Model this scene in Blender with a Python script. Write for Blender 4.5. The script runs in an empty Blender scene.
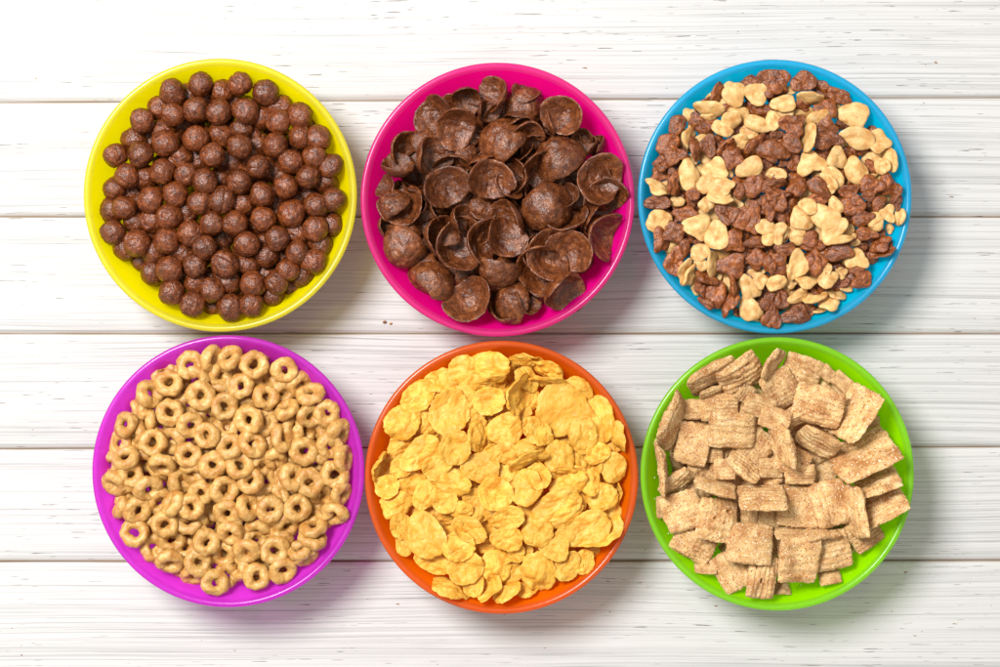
import bpy, bmesh, math, random
import numpy as np
from mathutils import Matrix, Vector

random.seed(7)
C = bpy.context.scene.collection
PX = 0.0005            # one photograph pixel at rim height, in metres
RIM = 0.041            # bowl rim height
CAMD = 1.10            # camera distance above the rims
ZC = RIM + CAMD
ZM = 667.0 / 140.0     # catalogue sheets are 140 px squares measured in 667 units


def unproject(px, py, z):
    k = PX * (ZC - z) / CAMD
    return (px - 500.0) * k, (333.5 - py) * k


# ------------------------------------------------------------------ noise
def vnoise(P, seed=0):
    """smooth value noise in -1..1 for an (N,3) array"""
    P = np.asarray(P, dtype=np.float64)
    i = np.floor(P).astype(np.int64)
    f = P - i
    f = f * f * f * (f * (f * 6 - 15) + 10)

    def h(a, b, c):
        n = (a * 374761393 + b * 668265263 + c * 2147483647 + seed * 1274126177) & 0xFFFFFFFF
        n = ((n ^ (n >> 13)) * 1274126177) & 0xFFFFFFFF
        n = ((n ^ (n >> 16)) * 2246822519) & 0xFFFFFFFF
        n = n ^ (n >> 15)
        return (n & 0xFFFF) / 32767.5 - 1.0
    r = 0
    for dx in (0, 1):
        wx = f[:, 0] if dx else 1 - f[:, 0]
        for dy in (0, 1):
            wy = f[:, 1] if dy else 1 - f[:, 1]
            for dz in (0, 1):
                wz = f[:, 2] if dz else 1 - f[:, 2]
                r = r + wx * wy * wz * h(i[:, 0] + dx, i[:, 1] + dy, i[:, 2] + dz)
    return r


def fbm(P, seed=0, octaves=3):
    r, a = 0, 1.0
    for k in range(octaves):
        r = r + a * vnoise(P * (2.03 ** k), seed + 17 * k)
        a *= 0.5
    return r


# ------------------------------------------------------------------ materials
def new_mat(name):
    m = bpy.data.materials.new(name)
    m.use_nodes = True
    nt = m.node_tree
    b = nt.nodes['Principled BSDF']
    return m, nt, b


def N(nt, kind, **kw):
    n = nt.nodes.new(kind)
    for k, v in kw.items():
        if k.startswith('i_'):
            key = k[2:].replace('_', ' ')
            n.inputs[key].default_value = v
        else:
            setattr(n, k, v)
    return n


def ramp(nt, fac, stops):
    r = N(nt, 'ShaderNodeValToRGB')
    e = r.color_ramp.elements
    while len(e) > 1:
        e.remove(e[-1])
    e[0].position, e[0].color = stops[0][0], (*stops[0][1], 1)
    for p, c in stops[1:]:
        x = e.new(p)
        x.color = (*c, 1)
    nt.links.new(fac, r.inputs['Fac'])
    return r.outputs['Color']


def math_node(nt, op, a, b=None):
    n = N(nt, 'ShaderNodeMath', operation=op)
    for i, v in enumerate((a, b)):
        if v is None:
            continue
        if isinstance(v, (int, float)):
            n.inputs[i].default_value = v
        else:
            nt.links.new(v, n.inputs[i])
    return n.outputs[0]


def mix_color(nt, fac, a, b, blend='MIX'):
    n = N(nt, 'ShaderNodeMix', data_type='RGBA', blend_type=blend)
    for sock, v in ((n.inputs[0], fac), (n.inputs[6], a), (n.inputs[7], b)):
        if isinstance(v, (int, float)):
            sock.default_value = v
        elif isinstance(v, tuple):
            sock.default_value = (*v, 1)
        else:
            nt.links.new(v, sock)
    return n.outputs[2]


def noise(nt, vec, scale, detail=3, rough=0.55):
    n = N(nt, 'ShaderNodeTexNoise')
    n.inputs['Scale'].default_value = scale
    n.inputs['Detail'].default_value = detail
    n.inputs['Roughness'].default_value = rough
    nt.links.new(vec, n.inputs['Vector'])
    return n.outputs['Fac']


def obj_vec(nt, spread=13.0):
    """object coordinates shifted per object so that copies differ"""
    tc = N(nt, 'ShaderNodeTexCoord')
    oi = N(nt, 'ShaderNodeObjectInfo')
    mul = N(nt, 'ShaderNodeMath', operation='MULTIPLY')
    mul.inputs[1].default_value = spread
    nt.links.new(oi.outputs['Random'], mul.inputs[0])
    add = N(nt, 'ShaderNodeVectorMath', operation='ADD')
    nt.links.new(tc.outputs['Object'], add.inputs[0])
    nt.links.new(mul.outputs[0], add.inputs[1])
    return add.outputs[0], oi.outputs['Random']


def cereal_mat(name, stops, base_scale, speck=None, rough=(0.35, 0.6), bump=0.5, bump_scale=14, bump2=60,
               spec=0.5, transl=0.0, vary=0.18, dist=0.0006, sugar=None, toast=None):
    m, nt, b = new_mat(name)
    vec, rnd = obj_vec(nt)
    n1 = noise(nt, vec, base_scale, 4, 0.6)
    col = ramp(nt, n1, stops)
    # piece to piece variation
    v = math_node(nt, 'MULTIPLY_ADD', rnd, 2 * vary)
    v.node.inputs[2].default_value = 1 - vary
    hs = N(nt, 'ShaderNodeHueSaturation')
    nt.links.new(col, hs.inputs['Color'])
    nt.links.new(v, hs.inputs['Value'])
    col = hs.outputs['Color']
    if toast:
        n0 = noise(nt, vec, toast[1], 2, 0.5)
        f0 = ramp(nt, n0, [(toast[2], (0, 0, 0)), (toast[2] + 0.22, (toast[3],) * 3)])
        col = mix_color(nt, f0, col, toast[0])
    if speck:
        n2 = noise(nt, vec, speck[1], 2, 0.5)
        f = ramp(nt, n2, [(speck[2], (0, 0, 0)), (speck[2] + 0.07, (1, 1, 1))])
        col = mix_color(nt, f, col, speck[0])
    if sugar:
        n3 = noise(nt, vec, sugar[1], 1, 0.5)
        f3 = ramp(nt, n3, [(sugar[2], (0, 0, 0)), (sugar[2] + 0.05, (1, 1, 1))])
        col = mix_color(nt, f3, col, sugar[0])
    nt.links.new(col, b.inputs['Base Color'])
    n4 = noise(nt, vec, bump_scale, 4, 0.6)
    n5 = noise(nt, vec, bump2, 2, 0.6)
    r = N(nt, 'ShaderNodeMapRange')
    r.inputs['From Min'].default_value = 0.3
    r.inputs['From Max'].default_value = 0.7
    r.inputs['To Min'].default_value = rough[0]
    r.inputs['To Max'].default_value = rough[1]
    nt.links.new(n5, r.inputs['Value'])
    nt.links.new(r.outputs[0], b.inputs['Roughness'])
    b.inputs['Specular IOR Level'].default_value = spec
    h = math_node(nt, 'ADD', n4, math_node(nt, 'MULTIPLY', n5, 0.45))
    bp = N(nt, 'ShaderNodeBump')
    bp.inputs['Strength'].default_value = bump
    bp.inputs['Distance'].default_value = dist
    nt.links.new(h, bp.inputs['Height'])
    nt.links.new(bp.outputs[0], b.inputs['Normal'])
    if transl > 0:
        tr = N(nt, 'ShaderNodeBsdfTranslucent')
        nt.links.new(col, tr.inputs['Color'])
        nt.links.new(bp.outputs[0], tr.inputs['Normal'])
        mx = N(nt, 'ShaderNodeMixShader')
        mx.inputs[0].default_value = transl
        nt.links.new(b.outputs[0], mx.inputs[1])
        nt.links.new(tr.outputs[0], mx.inputs[2])
        nt.links.new(mx.outputs[0], nt.nodes['Material Output'].inputs['Surface'])
    return m


M_BALL = cereal_mat('cocoa_ball', [(0.25, (0.034, 0.0065, 0.0012)), (0.5, (0.122, 0.026, 0.0042)), (0.75, (0.24, 0.061, 0.011))], 5.5,
                    speck=((0.030, 0.008, 0.005), 16, 0.62), sugar=((0.62, 0.30, 0.17), 24, 0.70),  # sugar specks in a brighter colour, doubling as painted glints
                    rough=(0.13, 0.36), bump=1.0, bump_scale=14, bump2=20, spec=0.6, vary=0.2, dist=0.00042)
M_SHELL = cereal_mat('cocoa_shell', [(0.25, (0.034, 0.0075, 0.002)), (0.5, (0.118, 0.030, 0.007)), (0.78, (0.26, 0.082, 0.022))], 6,
                     speck=((0.025, 0.008, 0.005), 20, 0.63), sugar=((0.42, 0.22, 0.14), 34, 0.69),
                     rough=(0.16, 0.40), bump=1.0, bump_scale=15, bump2=26, spec=0.55, vary=0.18, dist=0.00055)
M_TAN = cereal_mat('honey_puff', [(0.25, (0.52, 0.27, 0.08)), (0.5, (0.67, 0.42, 0.16)), (0.75, (0.78, 0.56, 0.28))], 4.5,
                   speck=((0.42, 0.16, 0.035), 20, 0.64), rough=(0.38, 0.6), bump=0.45, bump_scale=8, bump2=30, spec=0.4, vary=0.10,
                   dist=0.00060, transl=0.08, toast=((0.46, 0.19, 0.04), 3.2, 0.48, 0.8))
M_BROWN = cereal_mat('cocoa_puff', [(0.25, (0.050, 0.010, 0.002)), (0.5, (0.190, 0.045, 0.006)), (0.75, (0.39, 0.118, 0.020))], 5.5,
                     speck=((0.035, 0.009, 0.005), 16, 0.64), sugar=((0.50, 0.26, 0.13), 28, 0.70),
                     rough=(0.15, 0.38), bump=1.0, bump_scale=11, bump2=22, spec=0.65, vary=0.22, dist=0.00042)
M_RING = cereal_mat('oat_ring', [(0.25, (0.38, 0.18, 0.04)), (0.5, (0.57, 0.32, 0.09)), (0.75, (0.71, 0.46, 0.17))], 5,
                    speck=((0.36, 0.14, 0.035), 17, 0.64), rough=(0.22, 0.42), bump=0.7, bump_scale=9, bump2=26, spec=0.55, vary=0.10,
                    dist=0.00060, transl=0.06, toast=((0.42, 0.16, 0.025), 2.6, 0.47, 0.75))
M_FLAKE = cereal_mat('corn_flake', [(0.22, (0.66, 0.26, 0.018)), (0.42, (0.80, 0.42, 0.045)), (0.62, (0.85, 0.51, 0.085)), (0.8, (0.87, 0.64, 0.20))], 3.6,
                     speck=((0.70, 0.30, 0.03), 14, 0.66), rough=(0.34, 0.55), bump=0.8, bump_scale=11, bump2=26, spec=0.45, vary=0.12,
                     dist=0.00060, transl=0.20, toast=((0.70, 0.27, 0.015), 2.4, 0.50, 0.75))
M_SQUARE = cereal_mat('cinnamon_square', [(0.25, (0.48, 0.25, 0.085)), (0.5, (0.68, 0.43, 0.18)), (0.75, (0.82, 0.61, 0.31))], 4.0,
                      speck=((0.36, 0.12, 0.03), 24, 0.58), sugar=((0.90, 0.76, 0.56), 34, 0.63),
                      rough=(0.5, 0.85), bump=0.9, bump_scale=30, bump2=70, spec=0.3, vary=0.12, dist=0.00055, transl=0.05, toast=((0.38, 0.15, 0.04), 2.4, 0.45, 0.75))


def plastic_mat(name, col, transl=0.5, tcol=None, gloss=0.30, clear=0.14):
    """glossy, light-passing moulded plastic"""
    m, nt, pb = new_mat(name)
    nt.nodes.remove(pb)
    tc = N(nt, 'ShaderNodeTexCoord')
    n = noise(nt, tc.outputs['Object'], 38, 3, 0.6)
    c = mix_color(nt, math_node(nt, 'MULTIPLY', n, 0.2), col, tuple(min(1, x * 0.94 + 0.002) for x in col))
    n2 = noise(nt, tc.outputs['Object'], 260, 3, 0.6)
    bp = N(nt, 'ShaderNodeBump')
    bp.inputs['Strength'].default_value = 0.10
    bp.inputs['Distance'].default_value = 0.0004
    nt.links.new(n2, bp.inputs['Height'])
    sc = noise(nt, tc.outputs['Object'], 90, 4, 0.7)
    rr = N(nt, 'ShaderNodeMapRange')
    rr.inputs['From Min'].default_value = 0.35
    rr.inputs['From Max'].default_value = 0.7
    rr.inputs['To Min'].default_value = 0.16
    rr.inputs['To Max'].default_value = 0.32
    nt.links.new(sc, rr.inputs['Value'])
    df = N(nt, 'ShaderNodeBsdfDiffuse')
    nt.links.new(c, df.inputs['Color'])
    tr = N(nt, 'ShaderNodeBsdfTranslucent')
    tr.inputs['Color'].default_value = (*(tcol or col), 1)
    mx = N(nt, 'ShaderNodeMixShader')
    mx.inputs[0].default_value = transl
    nt.links.new(df.outputs[0], mx.inputs[1])
    nt.links.new(tr.outputs[0], mx.inputs[2])
    # part of the light goes straight through the thin wall and takes its colour along
    tp = N(nt, 'ShaderNodeBsdfTransparent')
    tp.inputs['Color'].default_value = (*[min(1.0, 0.02 + x ** 0.6) for x in (tcol or col)], 1)
    mt = N(nt, 'ShaderNodeMixShader')
    mt.inputs[0].default_value = clear
    nt.links.new(mx.outputs[0], mt.inputs[1])
    nt.links.new(tp.outputs[0], mt.inputs[2])
    mx = mt
    gl = N(nt, 'ShaderNodeBsdfGlossy')
    nt.links.new(rr.outputs[0], gl.inputs['Roughness'])
    fr = N(nt, 'ShaderNodeFresnel')
    fr.inputs['IOR'].default_value = 1.46
    for sh in (df, gl):
        nt.links.new(bp.outputs[0], sh.inputs['Normal'])
    mg = N(nt, 'ShaderNodeMixShader')
    nt.links.new(math_node(nt, 'MULTIPLY', fr.outputs[0], gloss), mg.inputs[0])
    nt.links.new(mx.outputs[0], mg.inputs[1])
    nt.links.new(gl.outputs[0], mg.inputs[2])
    nt.links.new(mg.outputs[0], nt.nodes['Material Output'].inputs['Surface'])
    return m


def table_mat():
    m, nt, b = new_mat('whitewashed_planks')
    tc = N(nt, 'ShaderNodeTexCoord')
    at = N(nt, 'ShaderNodeAttribute', attribute_name='plank')
    # slow warp so that the grain wanders
    low = N(nt, 'ShaderNodeTexNoise')
    low.inputs['Scale'].default_value = 7
    low.inputs['Detail'].default_value = 1
    cmb = N(nt, 'ShaderNodeCombineXYZ')
    nt.links.new(math_node(nt, 'MULTIPLY', at.outputs['Fac'], 37.0), cmb.inputs['Z'])
    nt.links.new(math_node(nt, 'MULTIPLY', at.outputs['Fac'], 11.0), cmb.inputs['X'])
    add = N(nt, 'ShaderNodeVectorMath', operation='ADD')
    nt.links.new(tc.outputs['Object'], add.inputs[0])
    nt.links.new(cmb.outputs[0], add.inputs[1])
    st = N(nt, 'ShaderNodeVectorMath', operation='MULTIPLY')
    st.inputs[1].default_value = (0.5, 1.6, 1)
    nt.links.new(add.outputs[0], st.inputs[0])
    nt.links.new(st.outputs[0], low.inputs['Vector'])
    sep = N(nt, 'ShaderNodeSeparateXYZ')
    nt.links.new(add.outputs[0], sep.inputs[0])
    warp = math_node(nt, 'MULTIPLY', math_node(nt, 'SUBTRACT', low.outputs['Fac'], 0.5), 0.012)
    y = math_node(nt, 'ADD', sep.outputs['Y'], warp)

    def grain(sx, sy, detail, rough, off):
        c = N(nt, 'ShaderNodeCombineXYZ')
        nt.links.new(math_node(nt, 'MULTIPLY', sep.outputs['X'], sx), c.inputs['X'])
        nt.links.new(math_node(nt, 'MULTIPLY', y, sy), c.inputs['Y'])
        nt.links.new(math_node(nt, 'ADD', sep.outputs['Z'], off), c.inputs['Z'])
        return noise(nt, c.outputs[0], 1.0, detail, rough)
    g1 = grain(2.6, 760, 3, 0.62, 0.0)       # broad combed streaks, about 3 mm
    g2 = grain(10, 1500, 3, 0.65, 3.7)     # fine bristle lines
    g3 = grain(60, 1500, 2, 0.5, 9.1)     # short dark slits where the paint missed
    g4 = grain(9, 40, 3, 0.6, 5.3)        # patches of thinner paint
    g5 = grain(160, 420, 2, 0.5, 14.2)    # chips
    paint = ramp(nt, g1, [(0.26, (0.36, 0.358, 0.356)), (0.43, (0.47, 0.467, 0.461)), (0.53, (0.535, 0.531, 0.524)), (0.75, (0.51, 0.505, 0.497))])
    fine = ramp(nt, g2, [(0.30, (0.22, 0.22, 0.24)), (0.48, (1, 1, 1)), (0.7, (1, 1, 1))])
    thin = ramp(nt, g4, [(0.30, (0.9, 0.9, 0.9)), (0.66, (0.0, 0.0, 0.0))])
    fine = mix_color(nt, thin, (1.0, 1.0, 1.0), fine)
    paint = mix_color(nt, 0.75, paint, fine, 'MULTIPLY')
    slit = math_node(nt, 'MULTIPLY', ramp(nt, g3, [(0.695, (0, 0, 0)), (0.72, (1, 1, 1))]), ramp(nt, g4, [(0.42, (0.12, 0.12, 0.12)), (0.58, (1, 1, 1))]))
    paint = mix_color(nt, slit, paint, (0.10, 0.085, 0.075))
    chip = math_node(nt, 'MULTIPLY', ramp(nt, g5, [(0.765, (0, 0, 0)), (0.78, (1, 1, 1))]), 1.0)
    paint = mix_color(nt, chip, paint, (0.22, 0.13, 0.07))
    # bare, dirty wood in the joints (an attribute of the board's own edge)
    ed = N(nt, 'ShaderNodeAttribute', attribute_name='edge')
    wn = grain(30, 200, 2, 0.5, 21.0)
    ef = math_node(nt, 'MULTIPLY', ed.outputs['Fac'], ramp(nt, wn, [(0.36, (0.5, 0.5, 0.5)), (0.6, (1, 1, 1))]))
    paint = mix_color(nt, ef, paint, (0.34, 0.25, 0.17))
    nt.links.new(paint, b.inputs['Base Color'])
    b.inputs['Roughness'].default_value = 0.55
    b.inputs['Specular IOR Level'].default_value = 0.3
    h = math_node(nt, 'ADD', math_node(nt, 'MULTIPLY', g1, 1.0), math_node(nt, 'MULTIPLY', g2, 0.4))
    h = math_node(nt, 'SUBTRACT', h, math_node(nt, 'MULTIPLY', slit, 0.6))
    bp = N(nt, 'ShaderNodeBump')
    bp.inputs['Strength'].default_value = 0.7
    bp.inputs['Distance'].default_value = 0.0005
    nt.links.new(h, bp.inputs['Height'])
    nt.links.new(bp.outputs[0], b.inputs['Normal'])
    return m


# ------------------------------------------------------------------ mesh helpers
def mesh_from(name, V, F, mat, smooth=True):
    me = bpy.data.meshes.new(name)
    me.from_pydata([tuple(v) for v in V], [], [tuple(f) for f in F])
    me.validate()
    me.update()
    if smooth:
        me.polygons.foreach_set('use_smooth', [True] * len(me.polygons))
    me.materials.append(mat)
    return me


def link(name, me, parent=None):
    o = bpy.data.objects.new(name, me)
    C.objects.link(o)
    if parent:
        o.parent = parent
    return o


def lathe(profile, n=128):
    V, F = [], []
    k = len(profile)
    for i in range(n):
        a = 2 * math.pi * i / n
        for r, z in profile:
            V.append((r * math.cos(a), r * math.sin(a), z))
    for i in range(n):
        j = (i + 1) % n
        for q in range(k):
            p = (q + 1) % k
            F.append((i * k + p, j * k + p, j * k + q, i * k + q))
    return V, F


def polar_solid(rad, zmid, thick, nr=14, nt=56, edge_pow=6):
    """closed lens: outline rad(theta), mid surface zmid(x,y,r), thickness thick(x,y,r)"""
    t = np.linspace(0, 2 * math.pi, nt, endpoint=False)
    rr = 1 - (1 - np.linspace(0, 1, nr + 1)[1:]) ** 1.6
    R = rad(t)
    X = [np.zeros(1)]
    Y = [np.zeros(1)]
    Q = [np.zeros(1)]
    for r in rr:
        X.append(R * r * np.cos(t))
        Y.append(R * r * np.sin(t))
        Q.append(np.full(nt, r))
    X, Y, Q = np.concatenate(X), np.concatenate(Y), np.concatenate(Q)
    zm = zmid(X, Y, Q)
    th = thick(X, Y, Q) * np.sqrt(np.clip(1 - Q ** edge_pow, 0, 1))
    # push both faces along the mid surface's own normal
    e = 1e-3
    gx = (zmid(X + e, Y, Q) - zmid(X - e, Y, Q)) / (2 * e)
    gy = (zmid(X, Y + e, Q) - zmid(X, Y - e, Q)) / (2 * e)
    nrm = np.stack([-gx, -gy, np.ones_like(gx)], 1)
    nrm /= np.linalg.norm(nrm, axis=1)[:, None]
    P = np.stack([X, Y, zm], 1)
    top = P + nrm * th[:, None] * 0.5
    bot = P - nrm * th[:, None] * 0.5
    n = len(X)
    V = np.concatenate([top, bot[:n - nt]])
    F = []

    def bi(i):
        return i if i >= n - nt else n + i
    for j in range(nt):
        k = (j + 1) % nt
        F.append((0, 1 + j, 1 + k))
        F.append((bi(0), bi(1 + k), bi(1 + j)))
        for i in range(nr - 1):
            a, b_, c, d = 1 + i * nt + j, 1 + (i + 1) * nt + j, 1 + (i + 1) * nt + k, 1 + i * nt + k
            F.append((a, b_, c, d))
            F.append((bi(d), bi(c), bi(b_), bi(a)))
    return V, F


def pol_noise(t, k, seed):
    return vnoise(np.stack([np.cos(t) * k, np.sin(t) * k, np.full_like(t, seed * 3.1)], 1), seed)


# ------------------------------------------------------------------ cereal shapes (unit size: diameter 1)
def ball_mesh(s):
    bm = bmesh.new()
    bmesh.ops.create_icosphere(bm, subdivisions=5, radius=0.5)
    V = np.array([v.co[:] for v in bm.verts])
    F = [[v.index for v in f.verts] for f in bm.faces]
    bm.free()
    rng = random.Random(s)
    d = V / 0.5
    disp = 0.045 * vnoise(d * 1.3, s) + 0.022 * vnoise(d * 2.6, s + 5) + 0.014 * vnoise(d * 6, s + 9) + 0.012 * vnoise(d * 15, s + 3)
    # a few pinholes and a crease
    for _ in range(10):
        c = np.array([rng.gauss(0, 1) for _ in range(3)])
        c /= np.linalg.norm(c)
        ang = np.arccos(np.clip(d @ c, -1, 1))
        disp = disp - rng.uniform(0.02, 0.05) * np.exp(-(ang / rng.uniform(0.06, 0.12)) ** 2)
    if s % 3 == 0:
        c = np.array([rng.gauss(0, 1) for _ in range(3)])
        c /= np.linalg.norm(c)
        disp = disp - 0.05 * np.exp(-((d @ c) / 0.09) ** 2) * (vnoise(d * 1.5, s + 40) > 0)
    V = d * (0.5 + disp * 0.9)[:, None]
    V *= np.array([rng.uniform(0.95, 1.05), rng.uniform(0.95, 1.05), 1.0])
    return mesh_from('chocolate_ball', V, F, M_BALL)


def ring_mesh(s, arc=1.0):
    rng = random.Random(s)
    nt, ns = (56, 22)
    R0, r0 = rng.uniform(0.300, 0.324), rng.uniform(0.176, 0.200)
    ph = rng.uniform(0, 6.28)
    V = []
    count = nt if arc >= 1 else nt + 1
    for i in range(count):
        a = 2 * math.pi * arc * i / nt
        rr = r0 * (1 + 0.08 * math.cos(a * 2 + ph) + 0.05 * math.cos(3 * a - ph))
        Rm = R0 * (1 + 0.03 * math.cos(2 * a - ph))
        for j in range(ns):
            b = 2 * math.pi * j / ns
            # flatter inside, a little taller than wide
            x = Rm + rr * math.cos(b)
            z = rr * 1.06 * math.sin(b)
            V.append((x * math.cos(a), x * math.sin(a), z))
    V = np.array(V)
    core = np.stack([V[:, 0], V[:, 1], np.zeros(len(V))], 1)
    core = core / np.linalg.norm(core, axis=1)[:, None] * R0
    nrm = V - core
    nrm /= np.linalg.norm(nrm, axis=1)[:, None] + 1e-9
    V = V + nrm * (0.036 * vnoise(V * 4.5, s) + 0.020 * vnoise(V * 10, s + 2) + 0.010 * vnoise(V * 22, s + 4))[:, None]
    F = []
    for i in range(nt):
        k = (i + 1) % nt if arc >= 1 else i + 1
        for j in range(ns):
            l = (j + 1) % ns
            F.append((i * ns + j, k * ns + j, k * ns + l, i * ns + l))
    if arc < 1:
        for e, rev in ((0, True), (nt, False)):
            c = V[e * ns:(e + 1) * ns].mean(0)
            V = np.concatenate([V, c[None] + 0.02])
            ci = len(V) - 1
            for j in range(ns):
                l = (j + 1) % ns
                F.append((e * ns + j, e * ns + l, ci) if not rev else (e * ns + l, e * ns + j, ci))
        V = V - V.mean(0)
    return mesh_from('cereal_ring', V, F, M_RING)


def shell_mesh(s):
    rng = random.Random(s)
    dep, cyl, ph, tw = rng.uniform(0.85, 1.35), rng.uniform(0.1, 1.0), rng.uniform(0, 3.14), rng.uniform(-0.5, 0.5)

    def rad(t):
        return 0.5 * (1 + 0.09 * np.cos(2 * t - 2 * ph) + 0.05 * pol_noise(t, 1.6, s) + 0.028 * pol_noise(t, 6, s + 3))

    def zm(x, y, q):
        r2 = x * x + y * y
        u = x * math.cos(ph) + y * math.sin(ph)
        P = np.stack([x * 4, y * 4, np.zeros_like(x)], 1)
        P2 = np.stack([x * 13, y * 13, np.zeros_like(x) + 2], 1)
        return dep * r2 + cyl * u * u + tw * x * y + 0.025 * vnoise(P, s) + 0.018 * vnoise(P2, s + 8) - 0.15

    def th(x, y, q):
        P = np.stack([x * 9, y * 9, np.zeros_like(x)], 1)
        return 0.085 * (1 + 0.25 * vnoise(P, s + 1))
    V, F = polar_solid(rad, zm, th, 20, 64, 10)
    return mesh_from('chocolate_shell', V, F, M_SHELL)


def puff_mesh(s, mat, rough):
    rng = random.Random(s)
    k = rng.choice([2, 3, 3, 3, 4])
    lob = rng.uniform(0.07, 0.17)
    ph = rng.uniform(0, 6.28)
    cup = rng.uniform(-0.5, 0.5)
    T = rng.uniform(0.19, 0.29)
    dx, dy = rng.uniform(-0.12, 0.12), rng.uniform(-0.12, 0.12)

    def rad(t):
        return 0.43 * (1 + lob * np.cos(k * t + ph) + 0.17 * pol_noise(t, 1.2, s) + (0.05 if rough else 0.04) * pol_noise(t, 4, s + 3))

    def zm(x, y, q):
        P = np.stack([x * 3, y * 3, np.zeros_like(x)], 1)
        return cup * (x * x + y * y) + 0.07 * vnoise(P, s)

    def th(x, y, q):
        P = np.stack([x * 5, y * 5, np.zeros_like(x)], 1)
        P2 = np.stack([x * 12, y * 12, np.zeros_like(x)], 1)
        return T * (1 + (0.40 if rough else 0.2) * vnoise(P, s + 1) + (0.18 if rough else 0.06) * vnoise(P2, s + 2))
    V, F = polar_solid(rad, zm, th, 14, 60, 3.2)
    V = np.asarray(V)
    if rough:
        V = V * (1 + 0.06 * vnoise(V * 5, s + 31) + 0.035 * vnoise(V * 13, s + 32))[:, None]
    # the moulded dimple and bulges of the shape
    bul = 0.05 * np.exp(-(((V[:, 0] - dx) ** 2 + (V[:, 1] - dy) ** 2) / 0.02))
    V[:, 2] += np.where(V[:, 2] > 0, bul, -bul)
    return mesh_from('cereal_puff', V, F, mat)


def flake_mesh(s):
    rng = random.Random(s)
    ph = rng.uniform(0, 6.28)
    cup = rng.uniform(-0.45, 0.45)
    cyl = rng.uniform(-0.5, 0.5)
    lob = rng.uniform(0.0, 0.10)
    k = rng.choice([2, 3, 3])

    def rad(t):
        return 0.5 * (1 + lob * np.cos(k * t + ph) + 0.10 * pol_noise(t, 1.3, s) + 0.045 * pol_noise(t, 5, s + 3) + 0.03 * pol_noise(t, 14, s + 5))

    def zm(x, y, q):
        z = np.zeros_like(x)
        u = x * math.cos(ph) + y * math.sin(ph)
        a = vnoise(np.stack([x * 2.6, y * 2.6, z], 1), s)
        b = vnoise(np.stack([x * 7, y * 7, z + 3], 1), s + 2)
        c = vnoise(np.stack([x * 15, y * 15, z + 6], 1), s + 4)
        return cup * (x * x + y * y) + cyl * u * u + 0.080 * a + 0.026 * b + 0.010 * c

    def th(x, y, q):
        z = np.zeros_like(x)
        return 0.070 * (1 + 0.55 * vnoise(np.stack([x * 6, y * 6, z], 1), s + 11) + 0.3 * vnoise(np.stack([x * 17, y * 17, z], 1), s + 12))
    V, F = polar_solid(rad, zm, th, 22, 84, 9)
    return mesh_from('cornflake', V, F, M_FLAKE)


def square_mesh(s):
    rng = random.Random(s)
    n = 44
    u = np.linspace(-1, 1, n + 1)
    X, Y = np.meshgrid(u, u, indexing='ij')
    X, Y = X.ravel(), Y.ravel()
    Z = np.zeros_like(X)
    bend, twist = rng.uniform(-0.28, 0.28), rng.uniform(-0.12, 0.12)
    puff = rng.uniform(0.035, 0.09)
    ribs = rng.choice([6, 7, 8])
    rounded = 0.06
    xs = X * (1 - rounded * Y ** 4) * 0.5
    ys = Y * (1 - rounded * X ** 4) * 0.5
    P = np.stack([xs, ys, Z], 1)
    edge = np.maximum(np.abs(X), np.abs(Y)) ** 3
    xs = xs + edge * (0.022 * vnoise(P * 3, s) + 0.016 * vnoise(P * 16, s + 1))
    ys = ys + edge * (0.022 * vnoise(P * 3 + 9, s + 2) + 0.016 * vnoise(P * 16 + 9, s + 3))
    mid = bend * xs * xs + twist * xs * ys + 0.035 * vnoise(P * 3, s + 7)
    prof = (1 - np.abs(X) ** 4) * (1 - np.abs(Y) ** 6)
    rib = 0.012 * np.cos(ys * 2 * math.pi * ribs + 1.2 * vnoise(P * 3, s + 9))
    rib2 = 0.005 * np.cos(xs * 2 * math.pi * 9)
    grain = 0.010 * vnoise(P * 26, s + 5) + 0.014 * vnoise(P * 9, s + 6)
    t0 = 0.042 * np.clip(1 - np.maximum(np.abs(X), np.abs(Y)) ** 14, 0, 1)
    top = mid + t0 + puff * prof * (1 + 0.5 * vnoise(P * 3.2, s + 20)) + (rib + rib2 + grain) * np.clip(prof * 4, 0, 1)
    bot = mid - t0 - 0.7 * puff * prof - (rib + grain) * 0.7 * np.clip(prof * 4, 0, 1)
    if s % 3 == 0:                        # burst bubbles
        for _ in range(2):
            cx, cy = rng.uniform(-0.33, 0.33), rng.uniform(-0.33, 0.33)
            d2 = (xs - cx) ** 2 + ((ys - cy) * 1.4) ** 2
            top = top - 0.10 * np.exp(-(d2 / 0.0028) ** 2) + 0.02 * np.exp(-((np.sqrt(d2) - 0.075) / 0.02) ** 2)
    top = np.maximum(top, bot + 0.012)
    V = np.concatenate([np.stack([xs, ys, top], 1), np.stack([xs, ys, bot], 1)])
    m = (n + 1) ** 2
    F = []
    for i in range(n):
        for j in range(n):
            a, b_, c, d = i * (n + 1) + j, (i + 1) * (n + 1) + j, (i + 1) * (n + 1) + j + 1, i * (n + 1) + j + 1
            F.append((a, b_, c, d))
            F.append((m + d, m + c, m + b_, m + a))
    border = [j * (n + 1) for j in range(n + 1)] + [n * (n + 1) + j for j in range(1, n + 1)] + \
             [j * (n + 1) + n for j in range(n - 1, -1, -1)] + [j for j in range(n - 1, 0, -1)]
    for q in range(len(border)):
        a, b_ = border[q], border[(q + 1) % len(border)]
        F.append((b_, a, m + a, m + b_))
    return mesh_from('cinnamon_square', V, F, M_SQUARE)


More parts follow.
